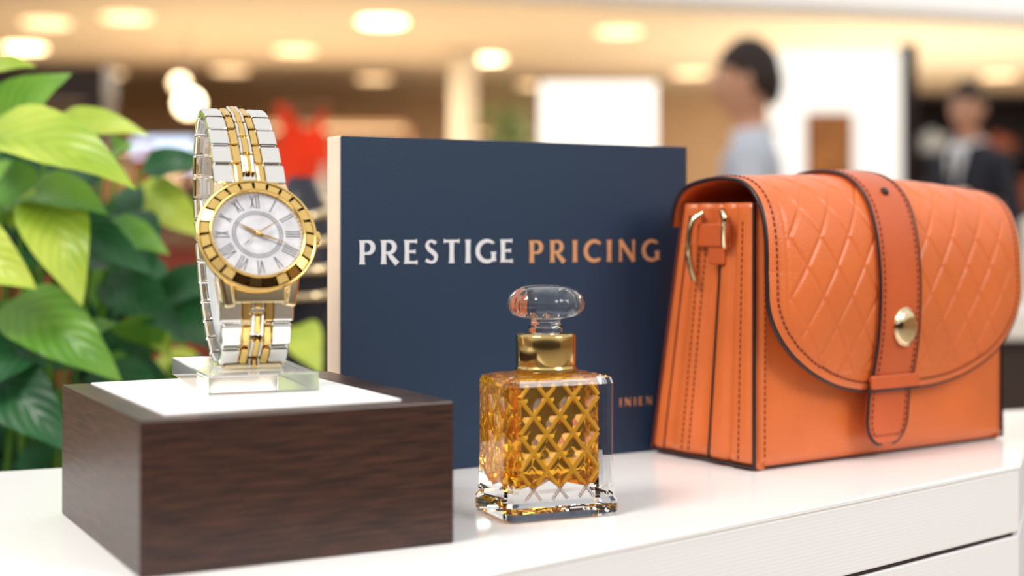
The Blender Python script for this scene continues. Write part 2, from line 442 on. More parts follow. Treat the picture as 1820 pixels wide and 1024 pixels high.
lathe('stopper', [(.0060, .0966), (.0120, .0968), (.0165, .0985), (.0188, .1015), (.0190, .1045), (.0178, .1080), (.0150, .1105), (.0115, .1122), (.0070, .1130), (.002, .1132)], 96, M['glass_st'], e,
      smooth=True, mtx=Matrix.Translation((bx, by, 0)), mod=lambda a, z: 1+.028*math.cos(14*a)*max(0, 1-abs(z-.1035)/.009))

# ------------------------------------------------------------ watch on stand
WZ = .0650
e = empty('wrist_watch_on_stand', (-.1345, .7260, WZ), math.radians(22))
box('acrylic_base', (0, -.002, .0046), (.052, .102, .0090), M['acrylic'], e, bev=.0006)
tau = math.radians(25); a_, b_ = .034, .0665
C0 = Vector((0, .004, .0728)); e1 = Vector((0, -math.cos(tau), math.sin(tau))); e2 = Vector((0, math.sin(tau), math.cos(tau)))
def lp(phi, s=1.0): return C0+e1*(a_*s*math.cos(phi))+e2*(b_*s*math.sin(phi))
TB = []; L = 0; prev = lp(0); NN = 2000
for i in range(NN+1):
    p = lp(2*math.pi*i/NN); L += (p-prev).length; prev = p; TB.append(L)
def phi_at(d):
    d = d % L; lo, hi = 0, NN
    while hi-lo > 1:
        mid = (lo+hi)//2
        if TB[mid] < d: lo = mid
        else: hi = mid
    return 2*math.pi*(lo+(d-TB[lo])/max(1e-9, TB[hi]-TB[lo]))/NN
phiF = math.radians(-15); dF = L+ -TB[int(NN*15/360)]
bmS = bmesh.new(); bmG = bmesh.new()
nl = 23; start = dF+.028; span = L-.056; step = span/nl
for i in range(nl):
    d = start+step*(i+.5); ph = phi_at(d); p = lp(ph)
    tan = (-e1*(a_*math.sin(ph))+e2*(b_*math.cos(ph))).normalized(); nor = (e1*(math.cos(ph)/a_)+e2*(math.sin(ph)/b_)).normalized()
    X = Vector((1, 0, 0)); R = Matrix(((X.x, tan.x, nor.x), (X.y, tan.y, nor.y), (X.z, tan.z, nor.z))).to_4x4()
    mt = Matrix.Translation(p) @ R
    near = min(d-start, start+span-d); f = 1.04+.15*math.exp(-near/.02)
    for sx in (-1, 1):
        addbox(bmS, (sx*.0108*f, 0, 0), (.0086*f, step*.92, .0042), .0011, mtx=mt, seg=3)
        addbox(bmG, (sx*.0046*f, 0, .0003), (.0034*f, step*.90, .0042), .0009, mtx=mt, seg=2)
        addbox(bmS, (sx*.0020*f, step*.5, .0002), (.0012*f, step*.86, .0042), .0004, mtx=mt, seg=2)
    addbox(bmG, (0, step*.5, .0004), (.0028*f, step*.86, .0043), .0009, mtx=mt, seg=2)
    addbox(bmS, (0, 0, -.0008), (.022*f, step*.6, .0015), 0, mtx=mt)
frombm('bracelet_links_silver', bmS, M['silver'], e)
frombm('bracelet_links_gold', bmG, M['gold'], e)
vs = []; fs = []; hw = .012; nC = 60
for i in range(nC+1):
    ph = math.radians(-92-(200)*i/nC)
    for s in (.90, .82):
        q = lp(ph, s)
        for sx in (-hw, hw): vs.append((sx, q.y, max(q.z, .0094)))
for i in range(nC):
    b = 4*i; c = b+4
    fs += [(b, c, c+1, b+1), (b+2, b+3, c+3, c+2), (b, b+2, c+2, c), (b+1, c+1, c+3, b+3)]
fs += [(0, 1, 3, 2), (4*nC, 4*nC+2, 4*nC+3, 4*nC+1)]
mk('acrylic_c_holder', vs, fs, M['acrylic'], e, True)
box('holder_foot', (0, -.0235, .0125), (.029, .010, .0065), M['palegold'], e, bev=.0012)
tl = math.radians(24)
n_ = Vector((0, -math.cos(tl), math.sin(tl))); t_ = Vector((0, math.sin(tl), math.cos(tl)))
Fp = lp(phiF)+n_*.0005
KS = .945
FM = Matrix.Translation(Fp) @ Matrix(((1, t_.x, n_.x), (0, t_.y, n_.y), (0, t_.z, n_.z))).to_4x4() @ Matrix.Diagonal((KS, KS, KS, 1))
lathe('case', [(.022, -.005), (.0265, -.004), (.0285, -.001), (.0288, .0030), (.0284, .0042)], 64, M['palegold'], e, mtx=FM)
lathe('bezel_outer_rim', [(.0286, .0040), (.0300, .0044), (.0304, .0054), (.0302, .0062), (.0294, .0066), (.0288, .0060)], 96, M['gold'], e, mtx=FM, cap=False)
lathe('bezel_bed', [(.0289, .0040), (.0289, .0048), (.0236, .0068), (.0230, .0060)], 96, mat('bezel_groove', (70, 50, 28), .25, 1.0), e, mtx=FM, cap=False)
lathe('bezel_inner_rim', [(.0241, .0070), (.0243, .0084), (.0238, .0090), (.0230, .0088), (.0228, .0060)], 96, M['gold'], e, mtx=FM, cap=False)
bm = bmesh.new()
NB = 24
for i in range(NB):
    a = 2*math.pi*(i+.5)/NB
    h = math.pi/NB*.80
    MB = FM @ Matrix.Rotation(a, 4, 'Z')
    top = [(-h, .0286, .0063), (h, .0286, .0063), (h, .0246, .0079), (-h, .0246, .0079)]
    tv = [bm.verts.new(MB @ Vector((rr*math.sin(an), rr*math.cos(an), zz+(.0003 if i % 2 else -.0002)*(1 if k < 2 else 0)))) for k, (an, rr, zz) in enumerate(top)]
    bv = [bm.verts.new(MB @ Vector((rr*math.sin(an*1.05), rr*math.cos(an*1.05), zz-.0020))) for an, rr, zz in top]
    bm.faces.new(tv)
    for k in range(4): bm.faces.new((tv[k], tv[(k+1) % 4], bv[(k+1) % 4], bv[k]))
frombm('bezel_segments', bm, M['gold'], e)
lathe('dial', [(.0001, .0060), (.0232, .0060)], 72, M['dial'], e, mtx=FM, cap=False)
def dl_rect(bm, cx, cy, w, h, a, z=.00625, th=.0001):
    addbox(bm, (0, 0, 0), (w, h, th), 0, mtx=FM @ Matrix.Translation((cx, cy, z)) @ Matrix.Rotation(a, 4, 'Z'))
bm = bmesh.new()
rom = ['XII', 'I', 'II', 'III', 'IIII', 'V', 'VI', 'VII', 'VIII', 'IX', 'X', 'XI']
for i, s in enumerate(rom):
    a = -2*math.pi*i/12
    RM = Matrix.Rotation(a, 4, 'Z')
    wd = {'I': .0013, 'V': .0025, 'X': .0027}; tot = sum(wd[c] for c in s); x = -tot/2
    for c in s:
        xc = x+wd[c]/2; x += wd[c]
        st = {'I': [(0, 0)], 'V': [(-.0006, .13), (.0006, -.13)], 'X': [(0, .24), (0, -.24)]}[c]
        for dx, an in st:
            p = RM @ Vector((xc+dx, .0178, 0)); dl_rect(bm, p.x, p.y, .00028, .0068, a+an)
        if c == 'I':
            for yy in (.0144, .0212):
                p = RM @ Vector((xc, yy, 0)); dl_rect(bm, p.x, p.y, .0008, .00018, a)
for i in range(60):
    a = -2*math.pi*i/60
    for rr, ln in ((.0118, .0012), (.0223, .0007)):
        p = Matrix.Rotation(a, 4, 'Z') @ Vector((0, rr, 0)); dl_rect(bm, p.x, p.y, .00017, ln, a)
frombm('numerals', bm, M['ink'], e)
for nm, rr in (('track_inner', .0110), ('track_outer', .0126)):
    lathe(nm, [(rr-.0001, .0063), (rr+.0001, .0063)], 90, M['ink'], e, mtx=FM, cap=False)
bm = bmesh.new()
def hand(bm, a, ln, w, z, back=.003):
    v = [(-w*.6, -back), (w*.6, -back), (w, ln*.35), (0, ln), (-w, ln*.35)]
    Rm = FM @ Matrix.Rotation(a, 4, 'Z'); q = [bm.verts.new(Rm @ Vector((x, y, z))) for x, y in v]; q2 = [bm.verts.new(Rm @ Vector((x, y, z+.0003))) for x, y in v]
    bm.faces.new(q[::-1]); bm.faces.new(q2)
    for i in range(5): bm.faces.new((q[i], q[(i+1) % 5], q2[(i+1) % 5], q2[i]))
hand(bm, math.radians(60), .0125, .0007, .0072)
hand(bm, math.radians(-112), .0165, .0005, .0076)
hand(bm, math.radians(-58), .0150, .0003, .0080, .004)
frombm('hands', bm, mat('hand_gold', (176, 136, 70), .25, 1.0), e)
lathe('hand_hub', [(.0012, .0068), (.0012, .0088), (.0006, .0090)], 16, M['gold'], e, mtx=FM)
bm = bmesh.new(); hand(bm, math.radians(128), .0100, .0004, .0066, -.006); frombm('small_hand', bm, M['ink'], e)
bm = bmesh.new()
for sy in (1, -1):
    for sx in (1, -1):
        addbox(bm, (0, 0, 0), (.0056, .0165, .0062), .0014, mtx=FM @ Matrix.Translation((sx*.0162, sy*.0272, -.0012)) @ Matrix.Rotation(-sy*.30, 4, 'X') @ Matrix.Rotation(sx*sy*.16, 4, 'Z'), seg=3)
    addbox(bm, (0, 0, 0), (.0262, .0085, .0040), .0010, mtx=FM @ Matrix.Translation((0, sy*.0290, -.0020)) @ Matrix.Rotation(-sy*.30, 4, 'X'), seg=3)
frombm('lugs', bm, M['palegold'], e)
lathe('crown', [(.0030, 0), (.0034, .0004), (.0034, .0034), (.0028, .0042)], 24, M['gold'], e, smooth=False,
      mtx=FM @ Matrix.Translation((.0285, 0, .001)) @ Matrix.Rotation(math.pi/2, 4, 'Y'), mod=lambda a, z: 1+.05*(1 if int(a*24/math.pi/2) % 2 else -1))

# ------------------------------------------------------------ handbag
e = empty('leather_handbag', (.1397, .845, 0), math.radians(35))
W, HB = .231, .156
def yb(z): return .093-.030*(z/HB)
def bodyring(z):
    t = z/HB; d = yb(z); pts = []
    rr = .006; inset = .004*(1-min(1, z/.006))
    def front(x): return -.004*math.sin(math.pi*min(1, t*1.1))*math.sin(math.pi*x/W)+inset
    for i in range(41):
        x = rr+(W-2*rr)*i/40; pts.append((x, front(x)))
    def side(v):
        am = .3+.7*t
        return am*(.0075*math.exp(-((v-.52)/.085)**2)+.003*math.exp(-((v-.80)/.05)**2))+.002*math.exp(-((v-.25)/.03)**2)+inset
    for i in range(49):
        v = i/48; c = rr*(1-math.sqrt(max(0, 1-(max(0, (rr/d-v)/(rr/d)))**2))) if v < rr/d else (rr*(1-math.sqrt(max(0, 1-((v-1+rr/d)/(rr/d))**2))) if v > 1-rr/d else 0)
        pts.append((W-c-side(v), v*d))
    for i in range(41):
        x = W-rr-(W-2*rr)*i/40; pts.append((x, d-inset+.0))
    for i in range(49):
        v = 1-i/48; c = rr*(1-math.sqrt(max(0, 1-(max(0, (rr/d-v)/(rr/d)))**2))) if v < rr/d else (rr*(1-math.sqrt(max(0, 1-((v-1+rr/d)/(rr/d))**2))) if v > 1-rr/d else 0)
        pts.append((c+side(v), v*d))
    return pts
vs = []; fs = []; zs = [.0008, .002, .004, .006]+[.006+(HB-.006)*i/40 for i in range(1, 41)]
for z in zs:
    R = bodyring(z); N = len(R); vs += [(x, y, z) for x, y in R]
for j in range(len(zs)-1):
    for i in range(N):
        k = (i+1) % N; fs.append((j*N+i, j*N+k, (j+1)*N+k, (j+1)*N+i))
fs.append(tuple(range(N))[::-1]); fs.append(tuple((len(zs)-1)*N+i for i in range(N)))
o = mk('bag_body', vs, fs, M['leather'], e, True)
def sidex(v, t):
    return (.3+.7*t)*(.0075*math.exp(-((v-.52)/.085)**2)+.003*math.exp(-((v-.80)/.05)**2))+.002*math.exp(-((v-.25)/.03)**2)
for sx, nm in ((0, 'left'), (1, 'right')):
    def X(v, t): q = sidex(v, t); return (q-.0003) if sx == 0 else (W-q+.0003)
    fl = [(.0012 if sx == 0 else W-.0012, .0010, z) for z in [.003+(HB-.003)*i/20 for i in range(21)]]
    bk = [(.0012 if sx == 0 else W-.0012, yb(z)-.001, z) for z in [.003+(HB-.003)*i/20 for i in range(21)]]
    bt = [(X(v, 0)+.0012*(1 if sx == 0 else -1), max(.001, min(.089, v*.092)), .0026) for v in [i/30 for i in range(31)]]
    tube('piping_'+nm, [fl, bt], .0011, M['black'], e)
    tube('piping_rear_'+nm, [bk], .0007, M['stitch'], e)
    for v, nm2, rr, mm in ((.42, 'pleat_edge', .0009, 'black'), (.86, 'pleat_edge_rear', .0005, 'stitch')):
        tube(nm2+'_'+nm, [[(X(v, z/HB), v*yb(z), z) for z in [.004+(HB*.93)*i/24 for i in range(25)]]], rr, M[mm], e)
    for v in (.14, .62, .68):
        dashes('stitch_side_'+nm, [(X(v, z/HB), v*yb(z), z) for z in [.006+(HB*.90)*i/24 for i in range(25)]], .0022, .0014, .0004, M['stitch'], e)
tube('piping_bottom', [[(.003+(W-.006)*i/30, .003, .0016) for i in range(31)]], .0008, M['black'], e)
dashes('stitch_front', [(.008, -.0010, z) for z in [.008+.15*i/20 for i in range(21)]], .0022, .0014, .0004, M['stitch'], e)
prof = [(0, .068, .142), (0, .0645, .155), (0, .056, .1645), (0, .040, .1690), (0, .022, .1700), (0, .004, .1665), (0, -.009, .156), (0, -.0165, .138), (0, -.0200, .11), (0, -.0190, .080), (0, -.0155, .058), (0, -.0115, .043)]
NS = 280; PR, LP = cr(prof, NS)
def pn(i):
    d = (PR[min(NS, i+1)]-PR[max(0, i-1)]).normalized(); n = Vector((0, -d.z, d.y))
    return n if n.dot(PR[i]-Vector((0, .03, .09))) > 0 else -n
RX, RS = .098, .062
XL0, XR0 = -.003, W-.006
def xl(s):
    d = LP*(1-s)
    if d < RS: return RX*(1-math.sqrt(max(0, 1-((RS-d)/RS)**2)))
    return 0
def sag(p, x, s):
    t = x/W
    k = max(0, min(1, (p.z-.08)/.09))
    return Vector((0, .006*(max(0, abs(2*t-1)-.6)/.4)**2*(1 if s > .35 else 0)*min(1, max(0, (s-.35)/.3)), -.006*k*t*t+.0035*k*math.sin(math.pi*t)))
def flap_pt(x, i, off=0):
    p = PR[i]+pn(i)*off; s = i/NS; g = sag(PR[i], x, s)
    return Vector((x, p.y+g.y, p.z+g.z))
NX = 420; vs = []; fs = []
for i in range(NS+1):
    s = i/NS; x0 = XL0+xl(s); x1 = XR0-xl(s)
    for j in range(NX+1):
        x = x0+(x1-x0)*j/NX
        sl = s*LP
        a = x/.0235+sl/.034; b = x/.0235-sl/.034
        da = abs(a-round(a)); db = abs(b-round(b))
        g = max(math.exp(-(da/.055)**2), math.exp(-(db/.055)**2))
        puff = min(da, db)*2
        dd = LP-sl
        db_ = min(x-x0, x1-x, dd)
        mk_ = max(0, min(1, (db_-.013)/.002)) * max(0, min(1, (sl-.035)/.004))
        off = .0018+mk_*(-.00070*g+.00020*math.sqrt(puff))
        off -= .0004*math.exp(-((db_-.0125)/.0009)**2)*min(1, sl/.03)
        vs.append(flap_pt(x, i, off))
for i in range(NS):
    for j in range(NX):
        a = i*(NX+1)+j; fs.append((a, a+1, a+NX+2, a+NX+1))
o = mk('flap', vs, fs, M['leather'], e, True)
so = o.modifiers.new('thick', 'SOLIDIFY'); so.thickness = .0022
bm = bmesh.new(); bm.from_mesh(o.data); bmesh.ops.recalc_face_normals(bm, faces=bm.faces)
bm.faces.ensure_lookup_table(); fc = bm.faces[len(bm.faces)//3]
if fc.normal.dot(fc.calc_center_median()-Vector((W/2, .03, .09))) < 0: bmesh.ops.reverse_faces(bm, faces=bm.faces)
bm.to_mesh(o.data); bm.free(); so.offset = -1
for p in o.data.polygons: p.use_smooth = True
def edge_line(inset, off, i0=0):
    Lf = []; Rt = []
    for i in range(i0, NS+1):
        s = i/NS; Lf.append(flap_pt(XL0+xl(s)+inset, i, off)); Rt.append(flap_pt(XR0-xl(s)-inset, i, off))
    bottom = []
    xa, xb = Lf[-1].x, Rt[-1].x
    for q in range(1, 20): bottom.append(flap_pt(xa+(xb-xa)*q/20, NS, off))
    return Lf+bottom+Rt[::-1]
tube('flap_piping', [edge_line(0, .0006)], .0014, M['black'], e)
def inset_line(dist, off):
    F = [(XL0+xl(i/NS), i/NS*LP) for i in range(0, NS+1)]
    xa = F[-1][0]; xb = XR0-xl(1)
    F += [(xa+(xb-xa)*q/20, LP) for q in range(1, 20)]
    F += [(XR0-xl(i/NS), i/NS*LP) for i in range(NS, -1, -1)]
    out = []
    for k in range(3, len(F)-3):
        dx = F[k+3][0]-F[k-3][0]; ds = F[k+3][1]-F[k-3][1]; l = math.hypot(dx, ds) or 1
        x = F[k][0]+ds/l*dist; sl = F[k][1]-dx/l*dist
        i = max(0, min(NS, round(sl/LP*NS))); out.append(flap_pt(x, i, off))
    return out
dashes('flap_stitching', inset_line(.0055, .0021), .0022, .0014, .00055, M['stitch'], e)
ext = [Vector((0, -.0110, .036)), Vector((0, -.0100, .030)), Vector((0, -.0095, .024)), Vector((0, -.0092, .018)), Vector((0, -.0090, .0115))]
sp_pts = []
for i in range(0, NS+1, 2): sp_pts.append((PR[i]+sag(PR[i], .0985, i/NS), pn(i)))
for q in ext: sp_pts.append((q, Vector((0, -1, .15)).normalized()))
cc, LS = cr([tuple(p+n*.0046) for p, n in sp_pts[::5]]+[tuple(ext[-1]+Vector((0, -.0044, 0)))], 180)
NL = 180
vs = []; fs = []; NXs = 24; cx = .0985; HW = .0178
def shw(i):
    d = LS*(1-i/NL)
    if d < HW: return HW*math.sqrt(max(0.0004, 1-((HW-d)/HW)**2))
    return HW
def snorm(i):
    d = (cc[min(NL, i+1)]-cc[max(0, i-1)]).normalized(); n = Vector((0, -d.z, d.y))
    return n if n.dot(cc[i]-Vector((0, .03, .09))) > 0 else -n
nrow = NXs+1
for i in range(NL+1):
    hw = shw(i)
    for lay in (0, 1):
        for j in range(nrow):
            u = j/NXs*2-1
            p = cc[i]+snorm(i)*(.0006*(1-u*u) if lay == 0 else -.003)
            vs.append((cx+u*hw, p.y, p.z))
def vid(i, lay, j): return i*2*nrow+lay*nrow+j
for i in range(NL):
    for j in range(NXs):
        fs.append((vid(i, 0, j), vid(i, 0, j+1), vid(i+1, 0, j+1), vid(i+1, 0, j)))
        fs.append((vid(i, 1, j), vid(i+1, 1, j), vid(i+1, 1, j+1), vid(i, 1, j+1)))
    fs.append((vid(i, 0, 0), vid(i+1, 0, 0), vid(i+1, 1, 0), vid(i, 1, 0)))
    fs.append((vid(i, 0, NXs), vid(i, 1, NXs), vid(i+1, 1, NXs), vid(i+1, 0, NXs)))
mk('centre_strap', vs, fs, M['leather2'], e, True)
ln = [Vector((cx-shw(i), 0, 0))+cc[i]-snorm(i)*.0006 for i in range(NL+1)]+[Vector((cx+shw(i), 0, 0))+cc[i]-snorm(i)*.0006 for i in range(NL, -1, -1)]
tube('strap_piping', [ln], .0011, M['black'], e)
st = [Vector((cx-max(0, shw(i)-.003), 0, 0))+cc[i]+snorm(i)*.0004 for i in range(NL-4)]
st2 = [Vector((cx+max(0, shw(i)-.003), 0, 0))+cc[i]+snorm(i)*.0004 for i in range(NL-5, -1, -1)]
dashes('strap_stitching', st+st2, .0022, .0015, .0005, M['stitch'], e)
box('strap_keeper', (cx, -.0198, .0485), (.042, .0034, .0085), M['leather2'], e, bev=.0012, rot=Matrix.Rotation(-.12, 4, 'X'))
tube('keeper_piping', [[(cx-.021, -.0190, .0440), (cx-.021, -.0208, .0438), (cx+.021, -.0208, .0438)]], .0008, M['black'], e)
def closest(z):
    return min((c for c in cc if c.y < .0), key=lambda c: abs(c.z-z))
cl = closest(.081)
mt = Matrix.Translation((cx+.003, cl.y-.0006, cl.z)) @ Matrix.Rotation(math.radians(90), 4, 'X') @ Matrix.Diagonal((.98, 1.15, 1, 1))
lathe('clasp', [(.0092, -.0005), (.0096, .0006), (.0094, .0022), (.0078, .0034), (.0040, .0042), (.0005, .0044)], 40, M['palegold'], e, mtx=mt)
lathe('clasp_ring', [(.0096, -.0005), (.0104, .0004), (.0102, .0016), (.0095, .0018)], 40, M['palegold'], e, mtx=mt, cap=False)
stp = min((c for c in cc if c.y < .02), key=lambda c: abs(c.z-.1625))
lathe('stud', [(.0026, 0), (.0028, .0010), (.0018, .0022), (.0003, .0025)], 20, M['black'], e, mtx=Matrix.Translation((cx, stp.y, stp.z+.0006)) @ Matrix.Rotation(math.radians(50), 4, 'X'))
box('side_tab', (-.0018, .031, .1370), (.003, .028, .014), M['leather2'], e, bev=.0012)
box('side_tab_lower', (-.0005, .030, .1275), (.003, .014, .016), M['leather2'], e, bev=.0012)
tube('handle_ring', [cr([(-.004, .046, .110), (-.0075, .0465, .121), (-.0085, .0460, .133), (-.0070, .0445, .145), (-.002, .041, .150)], 20)[0]], .0021, M['palegold'], e)
tube('hook', [cr([(-.002, .024, .1475), (-.006, .020, .151), (-.0085, .0155, .148), (-.008, .0165, .140), (-.0045, .0200, .131), (-.0015, .0215, .130)], 24)[0]], .0019, M['palegold'], e)

# ------------------------------------------------------------ plant
e = empty('potted_plant', (-.43, 1.22, FLOOR))
lathe('planter', [(.10, 0), (.13, .01), (.16, .45), (.165, .52), (.150, .52), (.145, .48), (.01, .48)], 40, M['planter'], e, cap=False)
lathe('soil', [(.001, .475), (.148, .475)], 32, M['soil'], e, cap=False)
LV = {k: ([], [], []) for k in ('leaf_lime', 'leaf_mid', 'leaf_dark')}
org = Vector((-.43, 1.22, FLOOR)); stems = []
def leaf(kind, base, tip, width, nrm=(0, -1, .4), droop=.12, fold=.18):
    V, F, U = LV[kind]; base = Vector(base)-org; tip = Vector(tip)-org
    ax = tip-base; Ln = ax.length; ax.normalize(); n = Vector(nrm).normalized(); sd = ax.cross(n).normalized(); n = sd.cross(ax).normalized()
    nl, nw = 14, 6; b0 = len(V)
    for i in range(nl+1):
        t = i/nl; wv = width*.5*(math.sin(math.pi*min(1, t**.72))**.85)*(1-.15*t) if 0 < t < 1 else .0004
        for j in range(nw+1):
            u = j/nw*2-1
            p = base+ax*(Ln*t)+sd*(u*wv)+n*(abs(u)*wv*fold*1.6 + droop*Ln*math.sin(math.pi*t) + .03*width*math.sin(t*14+u*2)*abs(u))
            V.append(p); U.append((j/nw, t))
    for i in range(nl):
        for j in range(nw):
            a = b0+i*(nw+1)+j; F.append((a, a+1, a+nw+2, a+nw+1))
    root = Vector((random.uniform(-.05, .05), random.uniform(-.05, .05), .47))
    mid = root.lerp(base, .6)+Vector((0, .02, .04)); stems.append(cr([root, mid, base], 10)[0])
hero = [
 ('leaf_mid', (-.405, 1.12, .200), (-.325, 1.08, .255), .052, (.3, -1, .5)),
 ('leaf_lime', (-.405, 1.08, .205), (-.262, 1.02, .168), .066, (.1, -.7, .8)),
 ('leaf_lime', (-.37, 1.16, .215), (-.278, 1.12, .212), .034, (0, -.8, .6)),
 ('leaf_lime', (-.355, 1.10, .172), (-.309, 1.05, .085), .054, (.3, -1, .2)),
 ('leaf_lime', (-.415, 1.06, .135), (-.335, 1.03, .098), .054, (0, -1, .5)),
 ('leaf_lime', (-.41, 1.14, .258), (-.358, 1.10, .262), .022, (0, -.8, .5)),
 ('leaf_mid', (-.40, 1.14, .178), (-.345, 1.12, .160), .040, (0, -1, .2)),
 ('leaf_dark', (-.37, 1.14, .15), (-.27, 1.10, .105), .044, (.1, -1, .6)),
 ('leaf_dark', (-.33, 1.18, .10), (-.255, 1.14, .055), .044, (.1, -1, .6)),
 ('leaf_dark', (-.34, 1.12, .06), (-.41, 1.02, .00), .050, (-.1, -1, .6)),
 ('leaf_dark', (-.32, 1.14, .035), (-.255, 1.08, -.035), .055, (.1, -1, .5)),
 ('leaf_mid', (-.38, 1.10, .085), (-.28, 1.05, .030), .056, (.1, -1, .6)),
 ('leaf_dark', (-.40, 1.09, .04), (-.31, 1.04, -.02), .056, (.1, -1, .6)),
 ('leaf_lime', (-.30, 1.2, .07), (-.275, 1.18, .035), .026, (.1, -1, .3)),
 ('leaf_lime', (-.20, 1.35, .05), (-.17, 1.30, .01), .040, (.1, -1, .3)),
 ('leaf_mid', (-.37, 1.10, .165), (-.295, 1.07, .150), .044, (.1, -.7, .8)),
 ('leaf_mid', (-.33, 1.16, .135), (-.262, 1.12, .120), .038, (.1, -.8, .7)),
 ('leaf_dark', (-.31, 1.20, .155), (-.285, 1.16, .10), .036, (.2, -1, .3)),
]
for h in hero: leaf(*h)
for i in range(150):
    z = random.uniform(-.12, .20); ph = random.uniform(-math.pi, .25*math.pi)
    f = 1 if z < .1 else .75
    c = Vector((-.43+random.uniform(-.12, .15)*f, 1.24+random.uniform(-.08, .12), z))
    if c.x > -.33 and z > .12: continue
    d = Vector((math.cos(ph)*.8, -abs(math.sin(ph))*.5, random.uniform(-.8, .25))).normalized()
    ln_ = random.uniform(.06, .11)
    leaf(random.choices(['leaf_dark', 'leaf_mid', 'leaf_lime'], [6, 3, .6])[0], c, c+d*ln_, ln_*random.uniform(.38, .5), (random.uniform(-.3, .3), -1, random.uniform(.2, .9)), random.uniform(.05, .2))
for k, (V, F, U) in LV.items():
    o = mk(k+'s', V, F, M[k], e, True); uvl = o.data.uv_layers.new(name='UVMap')
    for p in o.data.polygons:
        for li in p.loop_indices: uvl.data[li].uv = U[o.data.loops[li].vertex_index]
tube('stems', stems, .0018, M['leaf_mid'], e, res=1)

# ------------------------------------------------------------ background objects
def cm(n, c, **k): return mat(n, c, k.pop('rough', .6), **k)
PAL = [cm('goods_%d' % i, c) for i, c in enumerate([(184, 62, 40), (214, 154, 92), (100, 76, 60), (226, 210, 184), (70, 62, 66), (196, 104, 62), (124, 132, 100), (235, 228, 216)])]
m_shelf = cm('shelf_wood', (150, 110, 76)); m_glowshelf = mat('shelf_light', (255, 236, 206), .5, emis=(255, 220, 166), estr=1.8)
def shelf(name, x, y, w, h, n, frame, seed, depth=.45, light=True):
    rd = random.Random(seed); bm = bmesh.new()
    addbox(bm, (0, depth/2-.02, h/2), (w, .03, h), mi=0)
    for s in (-1, 1): addbox(bm, (s*(w/2-.02), 0, h/2), (.04, depth, h), mi=0)
    for i in range(n+1):
        z = .02+(h-.04)*i/n; addbox(bm, (0, 0, z), (w, depth, .035), mi=0)
        if i < n:
            if light and i == n-1: addbox(bm, (0, -.05, z+(h-.04)/n-.04), (w*.9, .05, .02), mi=1)
            xx = -w/2+.1
            while xx < w/2-.15:
                ww = rd.uniform(.08, .2); hh = rd.uniform(.3, .8)*(h/n-.1); mi = rd.randint(2, 9)
                addbox(bm, (xx+ww/2, -.02, z+.018+hh/2), (ww, .18, hh), .01, mi=mi)
                addbox(bm, (xx+ww/2, -.02, z+.018+hh+.01), (ww*.4, .06, .05), .008, mi=mi)
                xx += ww+rd.uniform(.03, .12)
    o = frombm(name, bm, None, None, mats=[frame, m_glowshelf]+PAL); o.location = (x, y, FLOOR); return o
shelf('store_shelf', -3.6, 14.4, 1.8, 1.9, 5, m_shelf, 1)
shelf('store_shelf', -1.75, 14.6, 1.5, 2.1, 5, m_shelf, 2)
shelf('store_shelf', -5.6, 14.2, 1.8, 2.3, 5, m_dk, 3)
shelf('store_shelf', .1, 15.2, 1.0, 2.1, 5, m_shelf, 4)
shelf('store_shelf', 3.15, 9.7, 1.15, 1.95, 5, m_dk, 5, light=False)
shelf('store_shelf', 4.5, 9.7, 1.3, 1.95, 5, m_dk, 6)
box('shop_fascia', (-3.3, 10.2, 1.12), (1.0, .3, .24), m_dk)
box('shop_fascia_post', (-3.72, 10.2, .02), (.14, .28, 1.94), m_dk)
box('shop_fascia_post', (-2.88, 10.2, .02), (.14, .28, 1.94), m_dk)
m_cream = cm('cream', (206, 192, 170))
lathe('column', [(.17, FLOOR), (.17, FLOOR+.1), (.12, FLOOR+.12), (.12, 1.6), (.16, 1.66), (.16, 1.75)], 24, m_cream, None, mtx=Matrix.Translation((-.45, 13.5, 0)))
e = empty('indoor_tree', (-.03, 13, FLOOR))
lathe('tub', [(.14, 0), (.2, .4), (.18, .4), (.01, .38)], 20, M['planter'], e, cap=False)
tube('trunk', [[(0, 0, .35), (.02, 0, 1.2), (0, 0, 1.9)]], .02, m_dk, e)
bm = bmesh.new(); rd = random.Random(3)
for i in range(220):
    p = Vector((rd.gauss(0, .11), rd.gauss(0, .11), 1.85+rd.gauss(0, .20)))
    mt = Matrix.Translation(p) @ Euler((rd.uniform(0, 6), rd.uniform(0, 6), rd.uniform(0, 6))).to_matrix().to_4x4()
    q = [bm.verts.new(mt @ Vector(v)) for v in ((0, -.07, 0), (.028, 0, .01), (0, .07, 0), (-.028, 0, .01))]; bm.faces.new(q)
frombm('foliage', bm, cm('foliage_green', (96, 112, 62)), e)
m_lb = mat('lightbox_face', (255, 252, 244), .4, emis=(255, 250, 238), estr=1.0)
e = empty('lightbox_display', (.53, 9, FLOOR))
box('frame', (0, .05, 1.0), (.76, .08, 2.0), m_shelf, e); box('face', (0, 0, 1.0), (.71, .02, 1.94), m_lb, e)
m_pw = mat('partition_white_glow', (248, 245, 238), .6, emis=(255, 250, 240), estr=.7)  # brightness put in as emission; the partition is a plain wall
e = empty('framed_picture', (1.72, 7.93, .57))
box('frame', (0, 0, 0), (.25, .03, .36), m_shelf, e, bev=.004); box('canvas', (0, -.02, 0), (.215, .01, .325), mat('picture_brown', (196, 126, 66), .6, var=.35, vscale=5), e)
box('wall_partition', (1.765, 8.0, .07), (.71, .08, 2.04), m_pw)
box('trim_partition_edge', (2.16, 8.0, .09), (.08, .12, 2.08), M['black'])
e = empty('lit_screen', (-1.9, 8, FLOOR))
box('foot', (0, .05, .02), (.5, .3, .04), m_dk, e); box('post', (0, .05, .6), (.08, .06, 1.2), m_dk, e)
